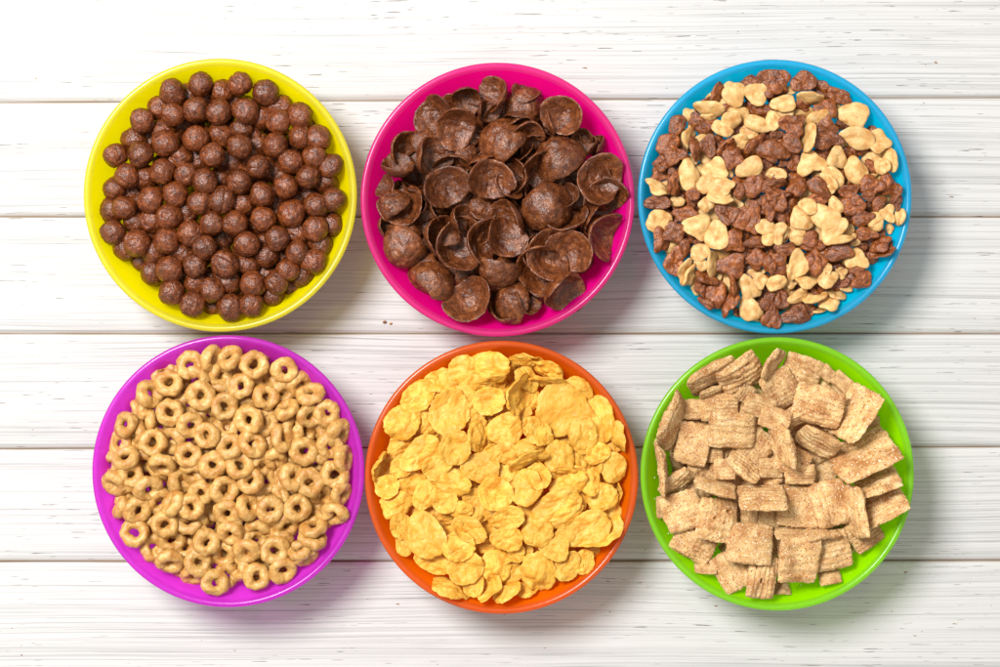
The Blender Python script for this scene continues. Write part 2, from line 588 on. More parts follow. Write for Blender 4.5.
# ------------------------------------------------------------------ the catalogue: every piece that shows, sheet by sheet
# balls: x,y,layer
BALLS = {(90, 60): '390,150,0;527,115,0;455,145,2;318,210,1;395,258,0;505,238,0;613,248,0;250,290,0;350,340,1;190,370,1;505,375,0;285,370,2;620,360,1;360,398,0;122,455,0;240,450,0;430,465,1;585,453,0;510,475,2;345,533,0;175,555,0;265,560,1;460,545,0;548,580,0;95,615,1;625,565,2;210,635,2',
         (220, 60): '10,130,1;95,115,0;220,155,0;300,205,1;60,190,2;395,255,0;125,243,0;205,270,1;280,293,0;105,330,1;380,367,0;478,370,0;92,413,0;185,400,2;265,408,0;440,300,2;452,462,0;338,485,0;545,500,0;185,510,0;60,490,2;262,530,2;420,555,0;93,580,0;515,580,1;315,603,0',
         (90, 190): '290,45,0;405,20,0;165,85,0;85,100,1;525,60,0;630,50,0;460,110,1;375,127,0;295,150,1;215,155,1;105,203,0;582,158,0;480,205,0;222,255,0;285,215,2;368,243,0;155,290,1;310,300,1;547,275,0;440,305,1;235,345,2;500,365,0;645,355,0;290,405,1;380,378,0;445,430,2;505,440,1;390,485,0;583,478,0;490,543,0;585,570,2;640,430,1;620,240,2',
         (220, 190): '110,70,1;200,22,0;420,30,2;458,75,0;560,45,0;270,75,2;75,158,0;207,138,0;340,112,0;455,185,0;555,170,1;370,205,1;128,255,0;270,230,0;500,270,1;225,312,1;370,300,0;465,353,0;135,355,1;325,382,0;270,440,0;405,425,1;210,395,2;155,448,0;35,440,1;265,520,1;85,460,2;355,475,2;150,550,0;52,561,0'}
# rings: x,y,tilt,leaning towards,layer  (an h at the end: a broken ring)
RINGS = {(90, 335): '340,165,30,-90,1;468,122,15,-90,0;575,105,62,15,0;508,188,15,60,0h;378,228,10,-90,0;285,280,48,-20,0;228,335,62,180,1;185,350,60,180,2;528,288,15,-30,0;380,368,8,0,0;283,400,70,180,1;480,430,25,45,0;170,425,35,200,0;555,478,20,180,0;225,465,55,180,1;395,505,30,150,1;300,512,5,0,0;118,510,30,200,1;185,530,40,-90,2;468,572,10,0,0;170,585,45,-110,0;75,620,40,180,1;345,620,50,100,0;585,620,5,0,0;260,590,60,90,2;560,380,40,90,2;430,280,30,0,2;460,330,40,0,2;330,430,50,0,2;620,270,60,90,2',
         (220, 335): '45,85,45,-125,0;6,195,30,20,1;165,70,35,-90,2;163,142,8,0,0;245,110,30,0,2;310,163,8,30,0;395,215,40,30,1;100,243,10,-90,0;65,155,40,0,2;435,278,50,-100,0;218,295,20,-20,0;300,275,25,30,1;22,340,10,0,0;130,330,60,90,2;185,215,30,60,2;318,355,60,-115,0;425,385,35,15,0;525,362,12,30,0;138,405,12,180,0;215,415,15,0,1;475,440,45,90,1;587,460,60,30,0;295,490,55,-15,0;340,450,70,0,1;390,450,70,10,1;30,440,25,-90,1;45,530,30,-120,0;155,520,35,-45,0;215,540,40,-30,1;400,553,15,0,0;525,528,20,60,0;612,585,65,0,0;265,585,60,90,1;95,620,30,-60,0;450,610,40,90,1;250,400,60,0,2;460,490,50,0,2;200,620,35,60,1;285,630,30,30,2;330,580,40,0,2',
         (90, 465): '97,88,40,120,0;195,45,12,0,0;278,115,38,45,0;190,130,50,90,1;120,200,60,200,1;228,215,25,30,0;165,255,40,90,2;330,170,30,45,1;395,185,55,-150,0;483,198,8,0,0;425,80,60,0,1;530,130,15,90,0;495,35,40,90,1;640,120,20,0,0;355,283,12,0,0;470,270,25,-90,1;390,355,20,0,1;213,320,15,-90,0;290,405,12,0,1;560,240,60,0,2;555,368,15,0,0;380,460,45,80,0;515,465,15,0,0;490,545,45,90,1;595,560,12,0,0;450,400,50,0,2;290,280,40,0,2',
         (220, 465): '145,75,25,-100,0;345,55,35,-30,0;425,83,10,-45,0;547,45,8,0,0;600,140,60,20,0;20,130,25,-90,1;135,200,50,-20,0;240,150,20,-90,1;495,205,50,-150,1;545,232,45,110,0;240,210,10,0,0;370,205,8,0,0;470,130,40,60,1;35,230,20,90,0;110,280,50,0,1;50,325,35,100,0;235,295,35,90,1;318,285,35,60,1;175,305,50,90,1;445,295,55,-100,0;440,350,62,-70,0;370,330,40,30,2;130,410,35,90,0;165,365,30,0,1;290,360,40,90,1;262,408,8,0,0;380,405,55,-110,0;415,445,58,60,0;300,500,25,45,0;90,485,50,180,1;175,530,8,0,0;180,560,25,90,1;20,420,20,90,1;30,525,25,0,1;315,110,50,0,2;530,125,40,60,2;270,30,40,0,2;80,150,40,0,2'}
# shells: x,y,diameter,c or v (hollow up or down),tilt,leaning towards,layer
SHELLS = {(365, 65): '335,225,200,c,28,150,1;480,150,150,c,40,80,1;435,285,210,c,32,80,0;570,220,120,c,45,0,1;530,370,110,c,30,0,2;170,385,170,c,55,30,1;150,500,170,c,58,-80,0;290,350,150,v,30,-60,1;300,430,210,c,48,15,0;420,470,180,c,55,95,1;380,580,215,c,18,30,0;490,430,130,v,30,0,1;590,540,215,c,25,60,0;560,470,170,c,55,70,1;100,580,110,c,40,200,1;370,380,150,v,20,0,1',
          (495, 65): '10,140,180,c,50,190,1;155,130,140,c,50,-90,1;165,190,190,v,20,0,1;330,235,200,c,22,150,0;270,270,140,c,60,0,1;100,250,130,c,65,90,1;130,272,140,c,65,90,1;165,302,140,c,62,95,0;190,345,120,c,65,80,1;30,340,235,v,30,-120,0;415,335,100,c,45,90,1;460,390,110,c,50,200,1;505,385,120,c,65,200,1;290,435,240,v,25,-140,0;220,490,215,c,35,60,1;490,550,235,c,18,0,0;590,510,140,c,50,-45,1;540,610,200,c,30,90,1;60,570,170,c,40,-30,1;120,530,160,c,60,180,1;340,555,100,v,30,0,2;365,630,120,c,50,200,1',
          (365, 195): '115,40,160,v,35,-150,0;190,55,215,c,25,-150,1;270,40,130,c,60,180,1;340,65,130,c,60,0,1;85,150,120,c,60,0,1;185,165,180,v,20,-90,1;190,265,215,v,28,90,0;330,190,190,c,60,10,1;440,120,150,c,65,0,1;415,190,120,v,45,-60,0;410,265,220,c,38,-20,0;550,225,220,c,45,5,1;560,60,150,v,10,0,2;255,410,190,v,35,150,1;345,390,200,v,38,-45,0;510,505,225,c,25,-150,0;600,380,210,v,50,130,0;560,330,130,v,20,0,2;490,380,130,v,40,0,2',
          (495, 195): '260,55,240,v,12,0,0;320,120,220,c,50,-80,1;70,110,220,c,50,150,1;36,205,205,c,30,-10,0;520,190,215,c,50,20,0;490,130,200,c,55,20,1;425,120,150,c,65,0,1;245,290,235,c,25,-10,0;370,265,215,c,22,150,0;200,330,240,c,30,60,1;160,280,170,c,60,0,1;440,340,130,v,30,45,1;320,460,230,c,52,45,0;75,500,190,v,25,-150,0;140,520,140,c,60,-45,0;50,580,160,c,55,-80,1;30,380,130,v,30,0,1;130,410,200,v,10,0,2;430,40,110,v,20,0,2;210,480,140,v,10,0,2'}
# puffs: x,y,width,height,turn,t or b (tan or brown),layer
PUFFS = {(635, 60): '545,90,130,80,0,b,1;445,115,70,70,0,t,1;475,165,115,125,0,t,0;580,165,120,115,30,t,0;635,110,110,130,0,b,0;400,160,115,60,-55,b,1;320,205,110,60,-40,b,2;355,235,145,72,10,t,0;350,275,90,45,5,t,1;255,255,65,70,0,t,1;490,255,110,85,0,t,1;595,245,110,85,0,b,1;460,290,100,95,0,t,0;415,325,110,75,25,t,0;580,305,135,85,20,t,0;660,290,75,100,0,t,0;305,300,110,95,40,b,1;550,350,95,65,20,t,1;500,385,95,72,30,t,1;195,300,95,110,0,b,0;265,370,140,60,90,t,1;160,395,130,110,0,b,0;105,440,65,55,0,b,2;185,455,110,95,0,b,0;355,320,85,70,-30,b,1;290,420,130,55,80,b,0;345,410,110,80,90,b,0;400,390,75,70,0,b,1;435,410,110,62,-45,b,0;470,465,110,110,0,b,0;570,410,135,72,-45,b,0;635,430,120,110,20,b,0;550,515,135,100,-25,t,0;385,520,125,100,20,t,0;270,475,65,60,0,t,1;255,550,150,105,90,t,0;330,510,60,55,0,b,2;440,540,60,55,0,t,1;340,595,95,90,30,t,0;420,600,115,95,0,t,0;125,495,85,72,0,b,0;115,545,85,75,0,b,1;180,560,95,65,90,b,0;185,600,110,55,90,b,0;110,600,135,55,25,t,0;80,550,65,55,90,t,2;95,480,55,50,0,t,2;485,590,95,72,-50,b,1;570,590,135,105,-40,b,0;500,620,90,55,-60,b,0;650,545,60,45,0,t,1;640,600,85,65,-20,b,0;400,645,115,70,0,t,0;275,640,70,65,0,b,0;620,500,65,60,0,b,1',
         (770, 60): '35,98,130,110,20,b,0;160,105,130,112,-10,b,0;95,145,60,50,0,t,1;20,155,115,55,10,b,1;190,185,135,52,0,t,0;65,205,130,85,-10,t,0;160,220,95,50,0,b,1;240,140,115,62,55,b,1;330,170,130,78,30,b,0;270,230,115,85,0,b,0;315,240,85,55,90,t,1;400,265,155,125,20,t,0;40,275,145,105,0,t,1;110,310,120,112,0,b,0;230,280,115,65,-20,t,0;185,370,150,62,100,t,0;265,310,130,105,40,b,0;345,300,85,65,90,b,1;270,375,135,105,10,b,0;415,365,155,112,0,t,0;515,390,130,120,20,t,0;30,355,75,65,0,b,1;110,400,115,95,20,b,0;50,430,105,100,0,b,0;415,435,115,48,5,b,1;320,465,112,100,90,t,0;405,525,125,115,90,t,0;195,490,145,122,-20,t,0;255,460,105,92,60,b,1;500,455,75,65,0,t,1;575,475,122,60,80,t,0;540,505,92,48,90,t,0;480,510,85,65,30,b,1;300,555,115,92,30,t,0;280,590,115,65,60,t,0;115,490,100,75,90,b,1;30,540,95,65,0,t,1;130,600,125,82,-50,b,0;230,615,125,95,40,b,0;485,600,125,112,0,b,0;560,595,110,85,90,b,0;600,630,95,45,100,b,0;420,600,95,65,0,b,1;380,630,95,82,0,b,0;40,590,105,48,0,b,0;30,640,105,65,0,b,0;60,490,50,45,0,b,1',
         (635, 195): '100,35,132,85,0,b,0;200,30,75,55,0,t,1;275,25,85,65,90,b,1;340,45,82,72,90,t,0;410,15,132,75,0,t,0;100,130,122,112,20,t,0;240,85,125,75,-10,b,0;155,95,55,50,0,b,1;190,180,118,112,0,b,0;300,150,135,122,-30,t,0;385,195,142,122,90,t,0;440,90,115,102,20,b,0;500,110,112,100,90,b,0;555,120,150,95,100,b,0;465,220,122,112,0,b,0;620,155,95,90,30,t,0;645,195,112,82,110,t,0;600,45,112,92,0,b,1;640,60,112,75,90,b,0;235,255,92,72,90,b,0;110,225,122,52,90,b,0;170,240,85,80,0,t,1;305,225,65,42,0,b,1;310,275,95,82,0,t,0;175,330,142,102,100,b,0;240,365,135,62,115,t,0;260,385,115,58,120,t,0;315,335,72,62,30,t,0;368,325,132,58,90,t,0;245,310,65,45,-30,t,1;465,335,142,112,-10,b,0;580,305,105,100,0,b,0;525,290,85,55,90,b,1;575,225,95,62,0,b,0;650,320,112,75,90,b,0;340,395,115,55,20,b,0;310,440,92,55,70,b,0;390,465,135,122,-40,b,0;335,480,65,60,0,b,1;345,525,115,55,25,b,0;435,540,122,55,115,b,0;475,440,132,65,90,b,0;280,450,85,55,90,t,1;545,440,132,92,60,t,0;595,410,82,72,90,t,0;580,375,85,55,0,t,1;550,545,132,112,60,t,0;565,600,75,40,0,t,1;630,515,92,72,-60,b,0;650,590,112,92,90,b,0;495,575,75,52,20,b,1;655,430,65,55,90,t,0',
         (770, 195): '35,35,112,102,0,b,0;55,95,82,72,90,b,1;150,110,132,122,90,t,0;180,50,85,80,0,t,0;130,190,95,90,0,t,1;30,180,112,100,110,t,0;70,190,92,55,110,t,1;260,105,135,130,60,t,0;310,50,92,72,70,t,0;240,15,95,62,0,b,0;395,45,112,102,0,b,0;470,5,65,50,0,b,0;520,45,102,62,120,b,0;605,30,82,52,90,b,0;560,90,92,82,90,t,0;610,105,92,40,95,t,0;500,130,95,82,-30,t,0;445,110,122,82,-10,b,0;300,160,152,112,-40,t,0;365,165,75,65,0,t,1;335,210,132,66,-10,t,0;455,185,105,65,10,b,0;570,160,52,42,90,t,1;510,180,95,62,-40,b,1;525,235,115,65,-30,b,0;545,265,122,50,-30,b,0;440,245,65,42,0,b,1;80,260,122,75,0,b,0;190,210,85,80,0,b,1;230,235,85,55,0,b,1;330,275,142,92,0,b,0;215,320,132,105,90,b,0;130,335,152,95,110,t,0;415,305,115,105,0,t,0;30,330,115,110,0,b,0;65,350,92,52,90,t,1;270,355,65,52,90,t,0;170,410,115,65,10,t,0;275,400,105,92,-20,t,0;340,375,65,60,0,t,1;330,330,85,55,0,t,2;420,360,75,52,0,b,0;440,400,115,85,-30,b,0;340,420,105,65,-30,b,1;365,445,65,38,0,t,1;30,420,105,82,-20,t,0;100,425,65,45,0,t,1;140,480,115,75,-20,t,0;225,450,95,55,0,b,1;215,490,122,52,-20,t,0;320,480,95,48,10,t,1;280,515,115,60,-10,t,0;240,550,85,45,-10,t,1;55,500,102,82,90,b,0;130,570,142,92,-10,b,0;190,550,82,62,90,b,1;400,215,65,60,0,t,1'}
# flakes: x,y,width,height,turn,layer
FLAKES = {(365, 340): '470,155,150,160,20,1;590,120,190,150,0,0;600,205,150,62,-10,1;245,260,155,130,-40,0;345,175,145,120,0,1;380,240,150,112,0,1;490,270,85,100,0,1;400,345,180,210,20,0;590,290,145,125,0,0;160,390,165,150,-20,0;290,385,100,122,0,1;515,360,105,132,30,1;540,460,150,82,100,1;430,510,142,150,20,0;175,500,155,105,-30,1;270,540,205,130,-40,0;340,450,115,62,-20,1;55,600,150,55,100,0;165,615,92,90,0,0;110,610,85,102,0,1;345,605,145,102,-30,0;555,610,168,142,0,0;430,640,115,122,0,1',
          (495, 340): '60,160,112,62,-30,1;125,105,125,52,10,0;170,75,145,55,20,1;245,145,155,82,25,0;290,125,95,62,30,1;155,185,132,95,60,0;250,205,172,76,0,0;100,250,190,92,105,0;165,290,112,82,110,1;130,345,85,72,0,1;320,345,252,242,0,0;400,235,145,92,40,0;505,378,205,128,80,0;420,455,158,130,90,0;585,460,152,62,75,0;560,490,95,75,40,1;50,425,155,150,0,0;205,440,125,112,90,0;180,420,112,110,0,1;235,460,92,72,60,0;50,540,112,102,0,0;165,520,135,95,0,0;170,580,182,85,-20,0;305,570,175,132,80,0;385,560,152,92,70,1;490,540,115,92,-20,0;565,610,132,112,100,0;470,600,122,75,90,1;540,570,95,60,30,1;380,640,125,85,0,1;190,640,132,92,0,1;40,630,95,90,0,1;60,600,95,90,0,2',
          (365, 470): '105,80,112,105,-60,0;150,165,152,125,-20,0;230,60,125,112,0,1;290,120,152,105,120,0;400,60,195,132,20,0;380,150,115,110,-30,0;455,190,115,76,0,0;620,110,155,150,-20,0;560,170,172,112,120,1;625,220,115,92,30,1;510,130,95,82,0,1;170,265,112,102,90,0;190,350,115,82,90,0;295,315,212,172,75,0;395,230,85,55,0,1;495,285,168,102,25,0;450,360,142,132,0,0;330,435,165,115,10,1;475,460,165,150,-30,0;410,555,185,88,15,0;520,540,132,92,110,0;595,570,142,82,-45,0;620,460,152,132,90,0;590,370,105,72,0,1;655,590,95,62,-40,0;550,360,85,60,0,2;560,590,75,62,0,1',
          (495, 470): '40,110,192,150,0,1;65,225,142,102,0,0;60,330,142,112,0,0;60,40,132,110,0,1;150,85,152,142,100,0;205,30,115,112,0,0;160,180,95,82,0,1;355,70,168,112,-25,0;330,20,145,62,0,1;455,60,122,92,90,0;510,130,142,122,-20,0;580,105,105,48,90,1;300,165,225,142,-20,0;320,205,185,125,-15,0;390,150,122,85,90,1;440,280,225,150,-20,0;500,300,225,132,-30,1;565,210,112,92,90,1;360,290,105,92,0,0;200,295,145,140,20,0;285,365,135,132,0,0;75,410,115,66,0,1;60,460,225,150,-20,1;205,490,192,148,80,0;340,460,142,112,120,0;425,435,115,92,-60,0;480,400,92,62,-60,1;60,570,135,65,-35,0;150,570,95,55,0,1;310,520,95,62,0,2;100,380,85,55,0,1;30,20,110,90,0,1'}
# squares: x,y,width,height,turn,layer
SQUARES = {(645, 340): '310,150,275,85,-30,0;310,215,190,75,-25,1;455,165,235,155,-30,0;605,115,175,62,-60,0;140,390,275,108,-65,0;76,610,270,70,80,0;230,495,170,215,12,0;415,430,238,185,3,0;355,320,195,150,2,1;230,330,110,105,0,1;310,255,125,80,-20,1;530,500,175,165,35,1;545,315,160,110,20,0;620,375,155,115,20,0;380,615,112,105,0,0;330,550,90,75,0,1;470,600,195,95,40,1;600,610,125,100,0,1;480,255,95,90,-60,1;230,640,120,85,10,2',
           (775, 340): '130,150,205,160,20,1;30,235,200,175,60,1;205,310,255,190,15,0;375,350,290,170,-55,0;250,160,90,72,45,1;320,200,115,82,40,1;445,250,95,82,40,1;205,490,222,115,28,0;35,500,225,85,80,0;80,575,170,150,30,1;420,545,330,185,-25,0;455,400,95,85,0,1;90,395,165,75,-25,1',
           (645, 470): '160,60,195,115,-40,1;180,195,205,195,-20,0;65,185,115,78,90,1;335,75,215,68,15,0;560,130,242,118,0,0;345,240,210,215,10,0;495,215,115,85,90,1;500,350,232,205,5,0;215,360,225,155,28,1;290,460,115,72,0,1;415,480,205,170,60,1;558,510,222,148,-82,0;590,230,115,95,0,1;250,290,105,90,0,1',
           (775, 470): '115,175,225,212,5,1;265,160,235,185,75,0;375,195,270,72,78,0;490,60,222,105,-22,0;515,165,225,145,-30,0;430,310,165,142,-35,1;330,320,105,92,-30,1;260,380,205,200,-12,1;110,430,215,240,2,0;260,505,115,70,-10,1;30,560,95,60,0,1;75,295,165,62,0,1;120,20,155,105,0,1;210,300,190,75,-8,1'}


def rows(data):
    for (ox, oy), text in data.items():
        for item in text.split(';'):
            a = item.split(',')
            yield ox + float(a[0]) / ZM, oy + float(a[1]) / ZM, a[2:]


# ------------------------------------------------------------------ bowls
BOWL = {'yellow': (220.0, 195.0, 136.8), 'pink': (497.5, 199.5, 137.2), 'blue': (775.0, 196.5, 137.2),
        'purple': (228.0, 471.5, 136.2), 'orange': (501.5, 477.5, 136.8), 'green': (777.5, 474.0, 137.0)}
TINT = {'yellow': ((1.0, 0.92, 0.0), (1.0, 0.90, 0.004)), 'pink': ((1.0, 0.002, 0.34), (1.0, 0.012, 0.36)),
        'blue': ((0.0, 0.62, 0.95), (0.01, 0.72, 0.97)), 'purple': ((0.88, 0.06, 0.86), (0.94, 0.13, 0.92)),
        'orange': ((1.0, 0.20, 0.001), (1.0, 0.23, 0.004)), 'green': ((0.42, 0.95, 0.0), (0.52, 0.96, 0.003))}
PLASTIC = {k: plastic_mat(k + '_plastic', v[0], 0.55, v[1], 0.22, 0.34 if k == 'purple' else 0.20) for k, v in TINT.items()}
# the outer skin of the moulding lets most of the light into the wall, where the inner skin scatters it
SKIN = {k: plastic_mat(k + '_skin', v[0], 0.52, v[1], 0.50, 0.72) for k, v in TINT.items()}
RIMS = {'yellow': plastic_mat('yellow_lip', (1.0, 0.93, 0.06), 0.66, (1.0, 0.90, 0.10), 0.95, 0.25),
        'pink': plastic_mat('pink_lip', (1.0, 0.05, 0.38), 0.66, (1.0, 0.10, 0.42), 0.95, 0.25),
        'blue': plastic_mat('blue_lip', (0.03, 0.56, 0.92), 0.62, (0.08, 0.66, 0.94), 0.95, 0.25),
        'purple': plastic_mat('purple_lip', (0.80, 0.05, 0.80), 0.68, (0.90, 0.12, 0.88), 0.95, 0.25),
        'orange': plastic_mat('orange_lip', (1.0, 0.20, 0.02), 0.66, (1.0, 0.25, 0.05), 0.95, 0.25),
        'green': plastic_mat('green_lip', (0.38, 0.90, 0.03), 0.64, (0.50, 0.92, 0.06), 0.95, 0.25)}
R_RIM = 0.0683


def wall_r(z):
    """inner radius of a bowl at height z"""
    t = min(max((z - 0.0025) / (RIM - 0.0025), 0.0), 1.0)
    return 0.024 + (R_RIM - 0.0026 - 0.024) * t ** 0.64


def wall_z(r):
    """inner surface height at radius r"""
    if r <= 0.024:
        return 0.0025
    lo, hi = 0.0025, RIM
    for _ in range(22):
        m = (lo + hi) / 2
        if wall_r(m) < r:
            lo = m
        else:
            hi = m
    return lo


WZ = np.array([wall_z(i * 0.0005) for i in range(160)])


def bowl_meshes():
    """one closed section turned round; the rolled lip becomes a mesh of its own that butts onto the body"""
    T = 0.0016
    ins = [(0.0, 0.0025), (0.014, 0.0025), (0.0232, 0.0025)]
    top = RIM - 0.0018
    zs = [0.0025 + (top - 0.0025) * ((i + 0.25) / 48.25) ** 1.4 for i in range(49)]
    ins += [(wall_r(z), z) for z in zs]
    lip = [(wall_r(RIM - 0.0011), RIM - 0.0011), (R_RIM - 0.00278, RIM - 0.00055), (R_RIM - 0.00240, RIM - 0.00020), (R_RIM - 0.0018, RIM - 0.00002),
           (R_RIM - 0.0012, RIM - 0.00006), (R_RIM - 0.0006, RIM - 0.0003), (R_RIM - 0.0002, RIM - 0.0007), (R_RIM, RIM - 0.0012),
           (R_RIM - 0.0001, RIM - 0.0017), (R_RIM - 0.0004, RIM - 0.0021), (R_RIM - 0.0009, RIM - 0.0023), (R_RIM - 0.0014, RIM - 0.0023)]
    out = [(wall_r(z) + T * 1.15, max(z - T * 0.35, 0.0012)) for z in reversed(zs)]
    out += [(0.0252, 0.0010), (0.0242, 0.0), (0.0222, 0.0), (0.0215, 0.0008), (0.012, 0.0008), (0.0, 0.0008)]
    prof = ins + lip + out
    V, F = lathe(prof, 192)
    k, lo, hi = len(prof), len(ins) - 1, len(ins) + len(lip)
    body, rim = [], []
    for idx, f in enumerate(F):
        q = idx % k
        (rim if lo <= q < hi else body).append(f)

    def keep(fs):
        used = sorted({i for f in fs for i in f})
        m = {v: n for n, v in enumerate(used)}
        return [V[i] for i in used], [tuple(m[i] for i in f) for f in fs]
    return keep(body), keep(rim)


BODY, LIP = bowl_meshes()
bowl_pos = {}
BOWL_LABEL = {'yellow': 'bright yellow plastic bowl full of round cocoa balls',
              'pink': 'hot pink plastic bowl holding curled dark chocolate shells',
              'blue': 'sky blue plastic bowl of mixed tan and brown puffs',
              'purple': 'purple magenta plastic bowl heaped with oat rings',
              'orange': 'orange plastic bowl full of golden cornflakes',
              'green': 'lime green plastic bowl filled with sugared cinnamon squares'}
for col, (bx, by, br) in BOWL.items():
    x, y = unproject(bx, by, RIM)
    bowl_pos[col] = (x, y)
    e = bpy.data.objects.new('cereal_bowl', None)
    e.empty_display_size = 0.02
    C.objects.link(e)
    e.location = (x, y, 0.0)
    s = br * PX / R_RIM
    e.scale = (s, s, 1)
    e['label'] = BOWL_LABEL[col]
    e['category'] = 'bowl'
    e['group'] = 'coloured plastic bowls on the white table'
    bme = mesh_from('bowl_body', *BODY, PLASTIC[col])
    bm = bmesh.new()
    bm.from_mesh(bme)
    bmesh.ops.remove_doubles(bm, verts=bm.verts, dist=1e-6)
    bmesh.ops.dissolve_degenerate(bm, edges=bm.edges, dist=1e-7)
    bm.to_mesh(bme)
    bm.free()
    bme.materials.append(SKIN[col])
    for f in bme.polygons:
        r = math.hypot(f.center.x, f.center.y)
        if r > wall_r(min(max(f.center.z, 0.0026), RIM)) + 0.0008:
            f.material_index = 1
    link('body', bme, e)
    link('rim', mesh_from('bowl_rim', *LIP, RIMS[col]), e)


# ------------------------------------------------------------------ piling
GRID, CELL = 160, 0.001
WH = np.array([0.0026 + (RIM - 0.0026) * i / 60 for i in range(61)])
WR = np.array([wall_r(h) for h in WH])


def rot_axis(dx, dy, ang):
    return np.array(Matrix.Rotation(ang, 3, Vector((dx, dy, 0.0)).normalized() if abs(dx) + abs(dy) > 1e-9 else Vector((1, 0, 0))))


def rot_z(ang):
    return np.array(Matrix.Rotation(ang, 3, 'Z'))


class Pile:
    def __init__(self, col, top, fall, step, q, up=0.7):
        self.up = up
        self.col, self.top, self.fall, self.step, self.q = col, top, fall, step, q
        self.cx, self.cy = bowl_pos[col]
        ii = (np.arange(GRID) - GRID / 2 + 0.5) * CELL
        X, Y = np.meshgrid(ii, ii, indexing='ij')
        r = np.sqrt(X * X + Y * Y)
        self.H = WZ[np.clip((r / 0.0005).astype(int), 0, 159)].copy()
        self.own = np.full((GRID, GRID), -1, int)
        self.zbuf = np.full((GRID, GRID), -9.0)
        self.items = []

    def surf(self, r):
        return RIM - self.top - self.fall * (r / 0.055) ** 2

    def put(self, me_verts, me, M, S, px=None, py=None, layer=0, xy=None, info=None):
        if xy is None:
            z = RIM - self.top
            for _ in range(2):
                x, y = unproject(px, py, z)
                x -= self.cx
                y -= self.cy
                z = self.surf(math.hypot(x, y)) - layer * self.step
        else:
            x, y = xy
        r = math.hypot(x, y)
        A = M @ np.diag(S)
        P = me_verts @ A.T
        gi = np.clip(((P[:, 0] + x) / CELL + GRID / 2).astype(int), 0, GRID - 1)
        gj = np.clip(((P[:, 1] + y) / CELL + GRID / 2).astype(int), 0, GRID - 1)
        low = np.full((GRID, GRID), 9.0)
        high = np.full((GRID, GRID), -9.0)
        np.minimum.at(low, (gi, gj), P[:, 2])
        np.maximum.at(high, (gi, gj), P[:, 2])
        cells = low < 8
        clr = self.H[cells] - low[cells]
        z = float(np.percentile(clr, self.q))
        want = self.surf(r) - layer * self.step
        z = min(max(z, want - 0.9 * self.step), want + self.up * self.step)
        if px is not None:                       # the same line of sight at the height where it came to rest
            x, y = unproject(px, py, z)
            x -= self.cx
            y -= self.cy
            r = math.hypot(x, y)
        # keep it inside the wall of the bowl: first a nudge inwards, then up
        rr = np.hypot(P[:, 0] + x, P[:, 1] + y)
        lim = np.interp(P[:, 2] + z, WH, WR)
        pen = float(np.percentile(rr - lim, 98))
        if pen > 0 and r > 1e-6:
            mv = min(pen, 0.0042 if self.col == 'green' else 0.0026)
            x, y = x * (1 - mv / r), y * (1 - mv / r)
            rr = np.hypot(P[:, 0] + x, P[:, 1] + y)
        wall = WZ[np.clip((rr / 0.0005).astype(int), 0, 159)]
        z = max(z, min(float(np.percentile(wall - P[:, 2], 96)), want + 0.9 * self.step))
        gi = np.clip(((P[:, 0] + x) / CELL + GRID / 2).astype(int), 0, GRID - 1)
        gj = np.clip(((P[:, 1] + y) / CELL + GRID / 2).astype(int), 0, GRID - 1)
        high = np.full((GRID, GRID), -9.0)
        np.maximum.at(high, (gi, gj), P[:, 2])
        cells = high > -8
        over = z + high
        win = cells & (over > self.H)
        k = len(self.items)
        self.H[win] = over[win]
        # what the lens sees of it
        f = CAMD / (ZC - (P[:, 2] + z))
        vi = np.clip((((P[:, 0] + x + self.cx) * f - self.cx) / CELL + GRID / 2).astype(int), 0, GRID - 1)
        vj = np.clip((((P[:, 1] + y + self.cy) * f - self.cy) / CELL + GRID / 2).astype(int), 0, GRID - 1)
        vz = np.full((GRID, GRID), -9.0)
        np.maximum.at(vz, (vi, vj), P[:, 2] + z)
        front = (vz > -8) & (vz > self.zbuf)
        self.zbuf[front] = vz[front]
        self.own[front] = k
        cells = vz > -8
        self.items.append(dict(me=me, M=M, S=S, x=x, y=y, z=z, cells=int(cells.sum()), info=info or {}, layer=layer))


def place(pile, name, keep=0.06):
    """link the pieces that show; returns a list of (object, item)"""
    cnt = np.bincount(pile.own[pile.own >= 0].ravel(), minlength=len(pile.items))
    out = []
    floor = sorted(cnt)[-300] if len(cnt) > 300 else 0
    for k, it in enumerate(pile.items):
        vis = cnt[k] / max(1, it['cells'])
        if it['layer'] > 0 and cnt[k] <= floor:
            continue
        it['vis'] = vis
        o = bpy.data.objects.new(name, it['me'])
        C.objects.link(o)
        M4 = Matrix([[*(it['M'][i] * it['S']), 0] for i in range(3)] + [[0, 0, 0, 1]])
        M4.translation = Vector((it['x'] + pile.cx, it['y'] + pile.cy, it['z']))
        o.matrix_world = M4
        out.append((o, it))
    return out


def verts_of(me):
    a = np.empty(len(me.vertices) * 3)
    me.vertices.foreach_get('co', a)
    return a.reshape(-1, 3)


def lean(az, tilt):
    """rotation that tips a face-up piece so that its face looks towards image direction az"""
    dx, dy = math.cos(math.radians(az)), -math.sin(math.radians(az))
    return rot_axis(-dy, dx, math.radians(tilt))


def oblong(w, h, rot, x, y, rng, base, limit=0.60, spread=9):
    """orientation and scale for a piece seen w by h, its long side at rot: narrow ones stand on edge"""
    d = (math.cos(math.radians(rot)), -math.sin(math.radians(rot)))
    ratio = h / w
    M = rot_z(-math.radians(rot))
    sx, sy = w, h
    ang = 0.0
    if ratio < limit:
        true = max(base * w, h)
        ang = math.acos(min(1, max(0.18, ratio / base)))
        n = (d[1], -d[0])                      # where the face turns for a positive angle
        sgn = 1 if (n[0] * -x + n[1] * -y) > 0 else -1
        M = rot_axis(d[0], d[1], sgn * ang) @ M
        sy = true
    M = lean(rng.uniform(0, 360), abs(rng.gauss(0, spread))) @ M
    return M, sx, sy, math.degrees(ang)


